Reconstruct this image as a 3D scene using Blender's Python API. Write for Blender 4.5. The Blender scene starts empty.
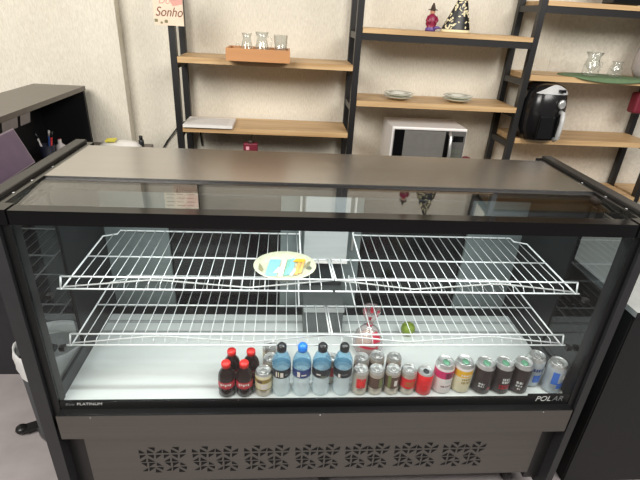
import bpy, bmesh, math, random
from mathutils import Vector, Matrix
random.seed(7)
scene = bpy.context.scene
COL = scene.collection
PI = math.pi
cos, sin = math.cos, math.sin

# ------------------------------------------------------------------ materials
def srgb(r, g, b):
    def c(v):
        v /= 255.0
        return v / 12.92 if v <= .04045 else ((v + .055) / 1.055) ** 2.4
    return (c(r), c(g), c(b), 1)

class NT:
    def __init__(s, name):
        s.m = bpy.data.materials.new(name); s.m.use_nodes = True
        s.t = s.m.node_tree; s.t.nodes.clear()
        s.out = s.n('ShaderNodeOutputMaterial')
    def n(s, typ, **kw):
        nd = s.t.nodes.new(typ)
        for k, v in kw.items(): setattr(nd, k, v)
        return nd
    def l(s, a, b): s.t.links.new(a, b)

def mapping(T, scale):
    tc = T.n('ShaderNodeTexCoord'); mp = T.n('ShaderNodeMapping')
    mp.inputs['Scale'].default_value = scale
    T.l(tc.outputs['Object'], mp.inputs['Vector'])
    return mp.outputs['Vector']

def mat(name, col, rough=.5, metal=0., vary=.06, scale=(30, 30, 30), bump=0., spec=.5, emit=None):
    T = NT(name); b = T.n('ShaderNodeBsdfPrincipled')
    b.inputs['Roughness'].default_value = rough; b.inputs['Metallic'].default_value = metal
    b.inputs['Specular IOR Level'].default_value = spec
    no = T.n('ShaderNodeTexNoise'); no.inputs['Scale'].default_value = 1; no.inputs['Detail'].default_value = 3
    T.l(mapping(T, scale), no.inputs['Vector'])
    rp = T.n('ShaderNodeValToRGB')
    rp.color_ramp.elements[0].position = .3; rp.color_ramp.elements[1].position = .7
    rp.color_ramp.elements[0].color = tuple(c * (1 - vary) for c in col[:3]) + (1,)
    rp.color_ramp.elements[1].color = tuple(min(1, c * (1 + vary)) for c in col[:3]) + (1,)
    T.l(no.outputs['Fac'], rp.inputs['Fac']); T.l(rp.outputs['Color'], b.inputs['Base Color'])
    if bump:
        bp = T.n('ShaderNodeBump'); bp.inputs['Strength'].default_value = bump; bp.inputs['Distance'].default_value = .01
        T.l(no.outputs['Fac'], bp.inputs['Height']); T.l(bp.outputs['Normal'], b.inputs['Normal'])
    if emit:
        b.inputs['Emission Color'].default_value = col; b.inputs['Emission Strength'].default_value = emit
    T.l(b.outputs[0], T.out.inputs[0])
    return T.m

def glass(name, tint=(1, 1, 1, 1), refl=1.0, body=None, bodyfac=0., rough=0.):
    T = NT(name)
    tr = T.n('ShaderNodeBsdfTransparent'); tr.inputs[0].default_value = tint
    gl = T.n('ShaderNodeBsdfGlossy'); gl.inputs['Roughness'].default_value = rough
    ge = T.n('ShaderNodeNewGeometry'); dt = T.n('ShaderNodeVectorMath', operation='DOT_PRODUCT')
    T.l(ge.outputs['Normal'], dt.inputs[0]); T.l(ge.outputs['Incoming'], dt.inputs[1])
    ab = T.n('ShaderNodeMath', operation='ABSOLUTE'); T.l(dt.outputs['Value'], ab.inputs[0])
    om = T.n('ShaderNodeMath', operation='SUBTRACT'); om.inputs[0].default_value = 1; T.l(ab.outputs[0], om.inputs[1])
    pw = T.n('ShaderNodeMath', operation='POWER'); pw.inputs[1].default_value = 5; pw.use_clamp = True; T.l(om.outputs[0], pw.inputs[0])
    mu = T.n('ShaderNodeMath', operation='MULTIPLY_ADD'); mu.inputs[1].default_value = .96 * refl; mu.inputs[2].default_value = .04 * refl; mu.use_clamp = True
    T.l(pw.outputs[0], mu.inputs[0])
    last = tr.outputs[0]
    if body:
        df = T.n('ShaderNodeBsdfPrincipled'); df.inputs['Base Color'].default_value = body; df.inputs['Roughness'].default_value = .25
        mb = T.n('ShaderNodeMixShader'); mb.inputs[0].default_value = bodyfac
        T.l(last, mb.inputs[1]); T.l(df.outputs[0], mb.inputs[2]); last = mb.outputs[0]
    mx = T.n('ShaderNodeMixShader')
    T.l(mu.outputs[0], mx.inputs[0]); T.l(last, mx.inputs[1]); T.l(gl.outputs[0], mx.inputs[2])
    T.l(mx.outputs[0], T.out.inputs[0])
    return T.m

def wood(name, c1, c2):
    T = NT(name); b = T.n('ShaderNodeBsdfPrincipled'); b.inputs['Roughness'].default_value = .45
    no = T.n('ShaderNodeTexNoise'); no.inputs['Scale'].default_value = 1; no.inputs['Detail'].default_value = 5
    no.inputs['Distortion'].default_value = .6
    T.l(mapping(T, (2.2, 26, 40)), no.inputs['Vector'])
    rp = T.n('ShaderNodeValToRGB')
    rp.color_ramp.elements[0].position = .33; rp.color_ramp.elements[0].color = c1
    rp.color_ramp.elements[1].position = .66; rp.color_ramp.elements[1].color = c2
    T.l(no.outputs['Fac'], rp.inputs['Fac']); T.l(rp.outputs['Color'], b.inputs['Base Color'])
    T.l(b.outputs[0], T.out.inputs[0])
    return T.m

def stucco(name, c1, c2, bump=.6, vert=True):
    T = NT(name); b = T.n('ShaderNodeBsdfPrincipled'); b.inputs['Roughness'].default_value = .85
    b.inputs['Specular IOR Level'].default_value = .2
    n1 = T.n('ShaderNodeTexNoise'); n1.inputs['Scale'].default_value = 1; n1.inputs['Detail'].default_value = 4
    n1.inputs['Distortion'].default_value = .5
    T.l(mapping(T, (210, 210, 48) if vert else (60, 60, 50)), n1.inputs['Vector'])
    n2 = T.n('ShaderNodeTexNoise'); n2.inputs['Scale'].default_value = 2.2; n2.inputs['Detail'].default_value = 2
    T.l(mapping(T, (1, 1, 1)), n2.inputs['Vector'])
    ad = T.n('ShaderNodeMath', operation='MULTIPLY_ADD'); ad.inputs[1].default_value = .65
    hl = T.n('ShaderNodeMath', operation='MULTIPLY'); hl.inputs[1].default_value = .35
    T.l(n2.outputs['Fac'], hl.inputs[0]); T.l(n1.outputs['Fac'], ad.inputs[0]); T.l(hl.outputs[0], ad.inputs[2])
    rp = T.n('ShaderNodeValToRGB')
    rp.color_ramp.elements[0].position = .34; rp.color_ramp.elements[0].color = c1
    rp.color_ramp.elements[1].position = .62; rp.color_ramp.elements[1].color = c2
    T.l(ad.outputs[0], rp.inputs['Fac']); T.l(rp.outputs['Color'], b.inputs['Base Color'])
    bp = T.n('ShaderNodeBump'); bp.inputs['Strength'].default_value = bump; bp.inputs['Distance'].default_value = .006
    T.l(n1.outputs['Fac'], bp.inputs['Height']); T.l(bp.outputs['Normal'], b.inputs['Normal'])
    T.l(b.outputs[0], T.out.inputs[0])
    return T.m

M = {}
M['wall'] = stucco('cream_stucco', srgb(209, 202, 186), srgb(228, 222, 207), .6)
M['wall_smooth'] = stucco('smooth_plaster', srgb(200, 193, 178), srgb(220, 213, 199), .25, False)
M['floor'] = mat('grey_concrete', srgb(176, 168, 168), .55, vary=.09, scale=(9, 9, 9))
M['black'] = mat('black_powder_coat', srgb(30, 29, 29), .38)
M['post'] = mat('charcoal_frame', srgb(43, 43, 45), .42)
M['rail'] = mat('rail_grey_black', srgb(46, 45, 44), .34)
M['gloss_black'] = mat('gloss_black', srgb(14, 14, 15), .12)
M['gasket'] = mat('black_gasket', srgb(11, 12, 13), .4)
M['inner_dark'] = mat('dark_inner_panel', srgb(19, 21, 23), .35)
M['duct_grey'] = mat('duct_grey', srgb(92, 98, 98), .4)
M['inner_mid'] = mat('grey_inner_panel', srgb(52, 57, 59), .4)
M['steel'] = mat('brushed_steel', srgb(206, 204, 202), .27, 1., vary=.07, scale=(1.2, 220, 220))
M['steel_front_shaded'] = mat('brushed_steel_front_shaded', srgb(124, 121, 116), .42, 1., vary=.05, scale=(1.5, 220, 220))  # darker copy of the steel, shade of the backlit front in its colour
M['hole'] = mat('vent_hole_black', srgb(7, 7, 7), .9)
M['white_panel'] = mat('white_liner', srgb(212, 217, 216), .4, vary=.02, scale=(3, 18, 3), bump=.12)
M['liner_fold'] = mat('liner_fold_grey', srgb(150, 156, 156), .5)
M['rear_white_shaded'] = mat('rear_frame_white_shaded', srgb(114, 124, 124), .4)  # white panel drawn grey, its shade put into the colour
M['rear_black'] = mat('rear_door_dark_glass', srgb(16, 18, 20), .12)
M['alu'] = mat('evaporator_aluminium', srgb(186, 190, 190), .35, .2, vary=.04, scale=(4, 4, 60))
M['wire'] = mat('white_coated_wire', srgb(222, 225, 226), .3, vary=.02)
M['glass'] = glass('clear_glass', (.98, .99, .985, 1), .65)
M['top_glass'] = glass('top_glass', (.95, .97, .97, 1), 1.7)
M['side_glass'] = glass('side_glass', (.62, .66, .67, 1), 1.6)
M['ware'] = glass('drinking_glass', (.95, .96, .95, 1), 1.6, (.86, .87, .84, 1), .05)
M['text'] = mat('pale_print', srgb(206, 208, 206), .5)
M['text_dim'] = mat('dim_print', srgb(120, 124, 124), .5)
M['wood'] = wood('light_wood', srgb(176, 140, 96), srgb(209, 176, 130))
M['wood_box'] = mat('honey_wood', srgb(192, 138, 90), .5, vary=.06, scale=(3, 30, 30))
M['led'] = mat('led_strip', (1, 1, 1, 1), .5, emit=2.0, vary=0)
M['white'] = mat('white_plastic', srgb(226, 222, 218), .35, vary=.02)
M['paper'] = mat('white_paper', srgb(226, 222, 216), .7, vary=.05, scale=(20, 120, 20))
M['grey_screen'] = mat('grey_door_window', srgb(112, 110, 106), .2)
M['ctrl'] = mat('control_panel_grey', srgb(92, 90, 88), .35)
M['chrome'] = mat('silver_trim', srgb(205, 205, 203), .25, .7)
M['fryer'] = mat('black_plastic', srgb(22, 21, 22), .22)
M['plate'] = mat('cream_china', srgb(188, 188, 164), .25, vary=.10, scale=(60, 60, 60))
M['plate_rim'] = mat('grey_green_rim', srgb(96, 102, 88), .3)
M['china'] = mat('pale_china', srgb(226, 226, 214), .25, vary=.04)
M['silver'] = mat('silver_plastic', srgb(188, 188, 187), .35)
M['green'] = mat('green_placemat', srgb(94, 118, 84), .7, vary=.12, scale=(40, 40, 40))
M['red_dark'] = mat('dark_red', srgb(112, 24, 42), .55)
M['red'] = mat('bright_red', srgb(214, 34, 38), .35)
M['redcap'] = mat('red_cap', srgb(232, 48, 44), .35)
M['cola'] = mat('cola', srgb(34, 20, 18), .12)
M['cola_label'] = mat('cola_red_label', srgb(178, 36, 48), .4)
M['lab_white'] = mat('label_white', srgb(222, 214, 208), .45)
M['alum'] = mat('can_aluminium', srgb(216, 217, 216), .28, .75)
M['can_side'] = mat('can_silver_side', srgb(196, 186, 172), .32, .6)
M['water'] = glass('water_bottle', (.74, .89, .96, 1), .8, srgb(120, 184, 220), .34)
M['water_lo'] = glass('water_bottle_base', (.93, .97, .98, 1), .8, srgb(226, 238, 242), .5)
M['blackcap'] = mat('black_cap', srgb(36, 38, 40), .25)
M['bluecap'] = mat('blue_cap', srgb(36, 124, 226), .3)
M['navy'] = mat('navy_label', srgb(36, 58, 116), .4)
M['dark_label'] = mat('dark_label', srgb(34, 38, 44), .4)
M['cream'] = mat('cream_label', srgb(214, 204, 172), .4)
M['gold'] = mat('gold_label', srgb(146, 124, 58), .4)
M['brown'] = mat('brown_label', srgb(88, 64, 52), .4)
M['green_lab'] = mat('olive_label', srgb(110, 118, 66), .4)
M['pink'] = mat('pink_label', srgb(196, 44, 100), .4)
M['plum'] = mat('plum_label', srgb(118, 36, 66), .4)
M['pale'] = mat('pale_can', srgb(222, 214, 212), .4)
M['yellow'] = mat('yellow_label', srgb(226, 174, 40), .4)
M['choc'] = mat('dark_brown_can', srgb(44, 32, 32), .35)
M['blue_lab'] = mat('blue_label', srgb(56, 104, 190), .4)
M['silver_can'] = mat('pale_silver_can', srgb(176, 184, 190), .35, .4)
M['tab_green'] = mat('green_tab', srgb(104, 158, 128), .35, .4)
M['tab_dark'] = mat('dark_tab', srgb(60, 64, 66), .35, .4)
M['lime'] = mat('lime_peel', srgb(124, 146, 46), .5, vary=.18, scale=(45, 45, 45), bump=.3)
M['film'] = glass('clear_plastic_film', (.92, .90, .90, 1), 1.4, srgb(222, 206, 206), .28, .12)
M['film_red'] = mat('red_film_print', srgb(188, 44, 68), .35)
M['bread'] = mat('bread_crust', srgb(206, 178, 160), .7, vary=.1)
M['haze_film'] = glass('hazy_plastic_bag', (.9, .88, .88, 1), 1.2, srgb(196, 184, 180), .55, .2)
M['desk'] = mat('desk_charcoal', srgb(44, 43, 48), .5)
M['desk_in'] = mat('desk_inner_black', srgb(16, 15, 18), .6)
M['desk_top_reflect'] = mat('desk_top_taupe_reflection', srgb(98, 90, 82), .34)  # taupe reflection on the dark top put into the base colour
M['screen'] = mat('mauve_screen', srgb(116, 98, 118), .3)
M['screen_frame'] = mat('light_bezel', srgb(164, 150, 160), .4)
M['stk'] = mat('grey_note_paper', srgb(128, 120, 118), .7)
M['navy_dark'] = mat('dark_navy_fabric', srgb(30, 34, 52), .6)
M['bin'] = mat('bin_grey', srgb(74, 74, 76), .3)
M['bag_white'] = mat('white_bin_liner', srgb(220, 220, 218), .55)
M['counter'] = mat('counter_black', srgb(26, 26, 27), .55)
M['counter_top'] = mat('counter_top_pale', srgb(188, 190, 188), .4)
M['dull_black'] = mat('dull_black', srgb(10, 10, 10), .9)
M['sign_pink'] = mat('sign_cream_pink', srgb(226, 206, 182), .6, vary=.08, scale=(25, 25, 25))
M['sign_rose'] = mat('sign_rose', srgb(212, 156, 142), .6)
M['sign_ink'] = mat('sign_brown_ink', srgb(120, 66, 48), .6)
M['sign_leaf'] = mat('sign_leaf', srgb(124, 118, 84), .6)
M['sticker'] = mat('beige_sticker', srgb(176, 166, 150), .6)
M['print_grey'] = mat('sticker_print', srgb(120, 112, 100), .6)
M['fig_red'] = mat('figurine_red', srgb(132, 28, 60), .4)
M['fig_purple'] = mat('figurine_purple', srgb(96, 70, 136), .4)
M['fig_dark'] = mat('figurine_dark', srgb(58, 44, 36), .5)
M['fig_skin'] = mat('figurine_face', srgb(206, 150, 120), .5)
M['orn_black'] = mat('ornament_black', srgb(20, 18, 16), .4)
M['orn_cream'] = mat('ornament_cream', srgb(224, 212, 172), .5)
M['dk_cyan'] = mat('plate_blue', srgb(128, 182, 198), .35)
M['dk_teal'] = mat('plate_teal', srgb(120, 172, 160), .35)
M['dk_orange'] = mat('plate_orange', srgb(222, 164, 92), .35)
M['dk_grey'] = mat('plate_grey', srgb(128, 122, 90), .35)
M['tag_pink'] = mat('pale_pink_tag', srgb(226, 160, 170), .5)
M['yellow_note'] = mat('yellow_note', srgb(232, 220, 90), .6)

# ------------------------------------------------------------------ mesh builder
class MB:
    def __init__(s): s.v = []; s.f = []; s.mi = []; s.mats = []; s.sm = []
    def m(s, k):
        if k not in s.mats: s.mats.append(k)
        return s.mats.index(k)
    def face(s, idx, k, smooth=False): s.f.append(idx); s.mi.append(s.m(k)); s.sm.append(smooth)
    def poly(s, pts, k):
        o = len(s.v); s.v += [tuple(p) for p in pts]; s.face(list(range(o, o + len(pts))), k)
    def box(s, x0, x1, y0, y1, z0, z1, k, bev=0.):
        if bev:
            bm = bmesh.new(); bmesh.ops.create_cube(bm, size=1)
            bmesh.ops.scale(bm, vec=(x1 - x0, y1 - y0, z1 - z0), verts=bm.verts)
            bmesh.ops.translate(bm, vec=((x0 + x1) / 2, (y0 + y1) / 2, (z0 + z1) / 2), verts=bm.verts)
            bmesh.ops.bevel(bm, geom=bm.edges[:], offset=bev, segments=2, affect='EDGES', profile=.5)
            o = len(s.v); bm.verts.index_update(); s.v += [tuple(v.co) for v in bm.verts]
            for f in bm.faces: s.face([o + v.index for v in f.verts], k)
            bm.free(); return s
        o = len(s.v)
        s.v += [(x0, y0, z0), (x1, y0, z0), (x1, y1, z0), (x0, y1, z0), (x0, y0, z1), (x1, y0, z1), (x1, y1, z1), (x0, y1, z1)]
        for q in ((0, 3, 2, 1), (4, 5, 6, 7), (0, 1, 5, 4), (1, 2, 6, 5), (2, 3, 7, 6), (3, 0, 4, 7)):
            s.face([o + i for i in q], k)
        return s
    def obox(s, c, ex, ey, ez, k):       # box from centre and three half-axis vectors
        c, ex, ey, ez = map(Vector, (c, ex, ey, ez)); o = len(s.v)
        for sz in (-1, 1):
            for sx, sy in ((-1, -1), (1, -1), (1, 1), (-1, 1)): s.v.append(tuple(c + ex * sx + ey * sy + ez * sz))
        for q in ((0, 3, 2, 1), (4, 5, 6, 7), (0, 1, 5, 4), (1, 2, 6, 5), (2, 3, 7, 6), (3, 0, 4, 7)):
            s.face([o + i for i in q], k)
        return s
    def tube(s, pts, r, k, n=6, closed=False, rads=None):
        pts = [Vector(p) for p in pts]; o = len(s.v); N = len(pts)
        prev = None
        for i, p in enumerate(pts):
            a = pts[i - 1] if (i or closed) else p; b = pts[(i + 1) % N] if (i < N - 1 or closed) else p
            t = (b - a).normalized()
            ref = Vector((0, 0, 1)) if abs(t.z) < .9 else Vector((1, 0, 0))
            if prev is None: u = t.cross(ref).normalized()
            else:
                u = (prev - t * prev.dot(t))
                u = u.normalized() if u.length > 1e-6 else t.cross(ref).normalized()
            prev = u; w = t.cross(u); rr = rads[i] if rads else r
            for j in range(n):
                q = 2 * PI * j / n; s.v.append(tuple(p + (u * cos(q) + w * sin(q)) * rr))
        L = N if closed else N - 1
        for i in range(L):
            for j in range(n):
                a = o + i * n + j; b = o + i * n + (j + 1) % n; i2 = (i + 1) % N
                s.face([a, b, o + i2 * n + (j + 1) % n, o + i2 * n + j], k, True)
        if not closed:
            s.face([o + j for j in range(n)][::-1], k); s.face([o + (N - 1) * n + j for j in range(n)], k)
        return s
    def lathe(s, prof, ks, n=24, c=(0, 0, 0), sector=None, sx=1, sy=1, pw=2., cap=True):
        # prof [(r,z)], ks: material key or one per segment, sector(seg, angle)->key or None; pw: superellipse power
        o = len(s.v)
        for r, z in prof:
            for j in range(n):
                q = 2 * PI * j / n; cc, ss = cos(q), sin(q)
                k = (abs(cc) ** pw + abs(ss) ** pw) ** (-1 / pw)
                s.v.append((c[0] + r * k * cc * sx, c[1] + r * k * ss * sy, c[2] + z))
        for i in range(len(prof) - 1):
            for j in range(n):
                key = ks if isinstance(ks, str) else ks[i]
                if sector:
                    t = sector(i, (j + .5) / n * 360)
                    if t: key = t
                s.face([o + i * n + j, o + i * n + (j + 1) % n, o + (i + 1) * n + (j + 1) % n, o + (i + 1) * n + j], key, True)
        if cap:
            k0 = ks if isinstance(ks, str) else ks[0]; k1 = ks if isinstance(ks, str) else ks[-1]
            if prof[0][0] > 1e-4: s.face([o + j for j in range(n)][::-1], k0)
            e = o + (len(prof) - 1) * n
            if prof[-1][0] > 1e-4: s.face([e + j for j in range(n)], k1)
        return s
    def build(s, name, parent=None, loc=None):
        me = bpy.data.meshes.new(name); me.from_pydata(s.v, [], s.f)
        for k in s.mats: me.materials.append(M[k])
        me.polygons.foreach_set('material_index', s.mi); me.polygons.foreach_set('use_smooth', s.sm); me.update()
        o = bpy.data.objects.new(name, me); COL.objects.link(o)
        if parent: o.parent = parent
        if loc: o.location = loc
        return o

def tag(o, label=None, cat=None, group=None, kind=None):
    if label: o['label'] = label
    if cat: o['category'] = cat
    if group: o['group'] = group
    if kind: o['kind'] = kind
    return o
def thing(name, label, cat, loc=(0, 0, 0), group=None, rz=0):
    o = bpy.data.objects.new(name, None); COL.objects.link(o); o.location = loc; o.rotation_euler.z = rz
    o.empty_display_size = .05
    return tag(o, label, cat, group)
def part(name, parent, *boxes, bev=0.):
    mb = MB()
    for b in boxes: mb.box(*b, bev=bev)
    return mb.build(name, parent)
def lettering(name, txt, size, key, parent, loc, rot, shear=0., sx=1.):
    cu = bpy.data.curves.new(name, 'FONT'); cu.body = txt; cu.size = size; cu.extrude = .0003; cu.shear = shear
    t = bpy.data.objects.new(name, cu); COL.objects.link(t)
    bpy.context.view_layer.update()
    me = bpy.data.meshes.new_from_object(t.evaluated_get(bpy.context.evaluated_depsgraph_get()))
    bpy.data.objects.remove(t); bpy.data.curves.remove(cu)
    me.materials.clear(); me.materials.append(M[key])
    o = bpy.data.objects.new(name, me); COL.objects.link(o); o.parent = parent
    o.location = loc; o.rotation_euler = rot; o.scale = (sx, 1, 1)
    return o
def copy_tree(o, parent=None):
    c = o.copy(); COL.objects.link(c)
    if parent: c.parent = parent
    for ch in list(o.children): copy_tree(ch, c)
    return c

# ------------------------------------------------------------------ the setting
tag(MB().box(-3.2, 3.2, -3.0, 1.5, -.1, 0, 'floor').build('floor'), kind='structure')
tag(MB().box(-3.2, 1.24, 1.40, 1.5, 0, 3, 'wall').box(1.24, 3.2, 1.398, 1.5, 0, 3, 'wall_smooth').build('wall_back'), kind='structure')
tag(MB().box(-3.2, -.952, 1.335, 1.40, 0, 3, 'wall').build('wall_left'), kind='structure')

# ------------------------------------------------------------------ refrigerated display case
ZF = .535
fr = thing('display_refrigerator', 'long glass-fronted refrigerated display case with stainless top and black frame', 'display case')
part('countertop', fr, (-.862, .862, .245, .59, 1.185, 1.207, 'steel'))
part('countertop_lip', fr, (-.862, .862, .222, .2449, 1.172, 1.2005, 'gloss_black'))
for s in (-1, 1):
    a, b = sorted((s * .862, s * .925))
    rl = part('side_rail', fr, (*sorted((s * .886, s * .925)), -.02, .635, 1.165, 1.217, 'rail'), bev=.004)
    MB().box(*sorted((s * .862, s * .8859)), .0301, .633, 1.165, 1.2065, 'gloss_black').box(*sorted((s * .838, s * .8859)), -.016, .03, 1.165, 1.2065, 'gloss_black').build('rail_ledge', rl)
    for y in (.10, .20, .33): MB().lathe([(.004, 0), (.004, .0015), (0, .002)], 'chrome', 8, (s * .874, y, 1.2067)).build('rail_screw', rl)
    a, b = sorted((s * .862, s * .902))
    if s > 0: b = .888
    p = part('front_post', fr, (a, b, -.02, .05, .06, 1.165, 'post'))
    a, b = sorted((s * .838, s * .8615))
    MB().box(a, b, -.008, .034, .49, 1.165, 'gasket').build('post_gasket', p)
    a, b = sorted((s * .862, s * .922))
    part('rear_post', fr, (a, b, .57, .63, .06, 1.165, 'post'))
    a, b = sorted((s * .80, s * .86))
    part('lower_side_panel', fr, (*sorted((s * .803, s * .861)), .0238, .60, .10, .50, 'black'))
    a, b = sorted((s * .843, s * .861))
    sp = part('side_frame', fr, (a, b, .225, .565, .50, 1.165, 'inner_dark'), (a, b, .036, .2249, .50, .585, 'inner_mid'))
    MB().box(min(s*.848, s*.853), max(s*.848, s*.853), .036, .2249, .586, 1.165, 'side_glass').build('side_glass', sp)
    for z in (.703, .897):
        MB().box(*sorted((s * .826, s * .8425)), .068, .086, z - .012, z + .002, 'black').build('shelf_bracket', sp)
tb = part('top_bar', fr, (-.8375, .8375, -.012, .026, 1.164, 1.2035, 'gloss_black'))
MB().box(-.83, .83, .0305, .042, 1.150, 1.160, 'led').build('light_strip', tb)
fg = MB().box(-.838, .838, -.004, .002, .552, 1.164, 'glass').build('front_glass', fr)
st = MB().box(-.838, .838, -.006, .004, .497, .5515, 'gasket').box(.685, .838, -.0061, -.0041, .5516, .569, 'gasket').build('printed_border', fr)
lettering('lettering', 'Eco', .0125, 'text_dim', st, (-.822, -.0068, .5390), (PI/2, 0, 0), .25, 1.5)
lettering('lettering', 'PLATINUM', .0145, 'text', st, (-.787, -.0068, .5390), (PI/2, 0, 0), .15, 1.12)
lettering('lettering', 'POL', .031, 'text', st, (.716, -.0068, .5375), (PI/2, 0, 0), .2, .98)
lettering('lettering', 'AR', .031, 'text_dim', st, (.776, -.0068, .5375), (PI/2, 0, 0), .2, .98)
MB().obox((0, .1242, 1.1945), (.861, 0, 0), (0, .0957, .0043), (0, -.00009, .002), 'top_glass').build('top_glass', fr)
bd = part('bumper_band', fr, (-.843, .843, -.034, .0235, .420, .5195, 'steel_front_shaded'))
MB().box(-.8425, .8425, -.033, -.0062, .5196, .522, 'gasket').build('band_trim', bd)
for x in (-.74, -.02, .74):
    mb = MB().lathe([(.0022, 0), (.0022, .0015), (.0, .0015)], 'chrome', 8)
    mb.v = [(vx + x, -.0342 - vz, vy + .5145) for vx, vy, vz in mb.v]
    mb.build('band_screw', bd)
# vent panel with punched pattern
vp = MB().box(-.802, .802, .012, .05, .145, .4195, 'steel_front_shaded')
tri = [[(145, 65), (210, 65), (210, 100)], [(50, 90), (50, 125), (110, 125)], [(135, 90), (135, 125), (200, 125)],
       [(285, 90), (285, 125), (225, 125)], [(60, 148), (120, 148), (65, 185)], [(145, 148), (205, 148), (205, 185)],
       [(230, 148), (285, 148), (235, 185)], [(125, 188), (125, 222), (70, 222)], [(150, 188), (150, 222), (215, 222)],
       [(80, 238), (135, 238), (135, 277)], [(160, 238), (225, 238), (165, 277)], [(243, 238), (243, 268), (297, 268)],
       [(95, 330), (147, 330), (147, 297)], [(165, 290), (225, 290), (168, 330)], [(248, 288), (310, 288), (310, 318)],
       [(235, 308), (235, 347), (297, 347)]]
for mod in range(7):
    for tile in range(2):
        for t in tri:
            pts = []
            gx, gy = sum(p[0] for p in t) / 3, sum(p[1] for p in t) / 3
            for x, y in t:
                x, y = gx + (x - gx) * 1.15, gy + (y - gy) * 1.15
                xx = x - .17 * (y - 90) + tile * 252
                pts.append((-.630 + mod * .1797 + (xx - 50) / 490 * .158, .0115, .318 - (y - 65) / 285 * .128))
            a = (pts[1][0]-pts[0][0])*(pts[2][2]-pts[0][2]) - (pts[1][2]-pts[0][2])*(pts[2][0]-pts[0][0])
            vp.poly(pts if a > 0 else pts[::-1], 'hole')
vp.build('vent_panel', fr)
part('base_frame', fr, (-.78, .78, .06, .58, .10, .145, 'black'))
for x in (-.78, .02, .78):
    for y in (.10, .54):
        mb = MB().box(x - .022, x + .022, y - .03, y + .03, .072, .10, 'black')
        w = MB().lathe([(.0, -.011), (.034, -.011), (.036, -.006), (.036, .006), (.034, .011), (0, .011)], 'black', 16)
        for vx, vy, vz in w.v: pass
        o = len(mb.v)
        mb.v += [(x + vz, y + vx, .037 + vy) for vx, vy, vz in w.v]
        for f in w.f: mb.face([o + i for i in f], 'black', True)
        mb.build('caster', fr)
# inside: floor, rear wall, sliding doors, evaporator cover
part('floor_liner', fr, (-.842, .842, .006, .484, ZF - .03, ZF, 'white_panel'), (-.842, .842, .4841, .5445, ZF - .03, ZF - .006, 'inner_dark'),
     *[(-.842, .842, y, y + .007, ZF, ZF + .0007, 'liner_fold') for y in (.435, .425, .366)])
part('rear_wall', fr, (-.842, -.60, .545, .56, .50, 1.165, 'rear_white_shaded'), (-.16, .165, .545, .56, .50, 1.165, 'rear_white_shaded'),
     (.61, .842, .545, .56, .50, 1.165, 'rear_white_shaded'), (-.60, -.16, .545, .56, 1.12, 1.165, 'rear_white_shaded'),
     (.165, .61, .545, .56, 1.12, 1.165, 'rear_white_shaded'), (-.60, -.16, .545, .56, .50, .525, 'inner_dark'), (.165, .61, .545, .56, .50, .525, 'inner_dark'))
for x0, x1 in ((-.60, -.16), (.165, .61)):
    d = part('sliding_door', fr, (x0 - .02, x1 + .02, .563, .575, .51, 1.15, 'rear_black'))
    MB().box(x0 + .01, x1 - .01, .5605, .5628, 1.035, 1.05, 'inner_mid').build('door_rail', d)
part('rear_header', fr, (-.842, .842, .44, .544, 1.165, 1.184, 'rear_white_shaded'))
ev = part('evaporator_cover', fr, (-.068, .100, .468, .544, .80, 1.165, 'alu'))
MB().box(-.072, .104, .46, .4679, .80, .815, 'white').build('drip_lip', ev)
ev2 = part('drain_duct', fr, (-.066, .098, .525, .5445, .66, .7999, 'inner_mid'), (-.064, .092, .365, .5445, ZF + .0008, .655, 'duct_grey'))
MB().box(-.066, .094, .358, .3649, .638, .656, 'alu').build('duct_ledge', ev2)
for x in (-.083, .128): MB().tube([(x, .52, 1.16), (x, .52, .83)], .005, 'white').build('coolant_tube', fr)
sk = part('information_sticker', fr, (-.60, -.475, .5425, .5449, .985, 1.072, 'sticker'))
mb = MB()
for i in range(5):
    for j in range(3):
        x0 = -.592 + j * .037
        mb.box(x0, x0 + .026 + .006 * ((i + j) % 2), .5418, .5424, .996 + i * .015, 1.0 + i * .015, 'print_grey')
mb.build('sticker_print', sk)

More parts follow.
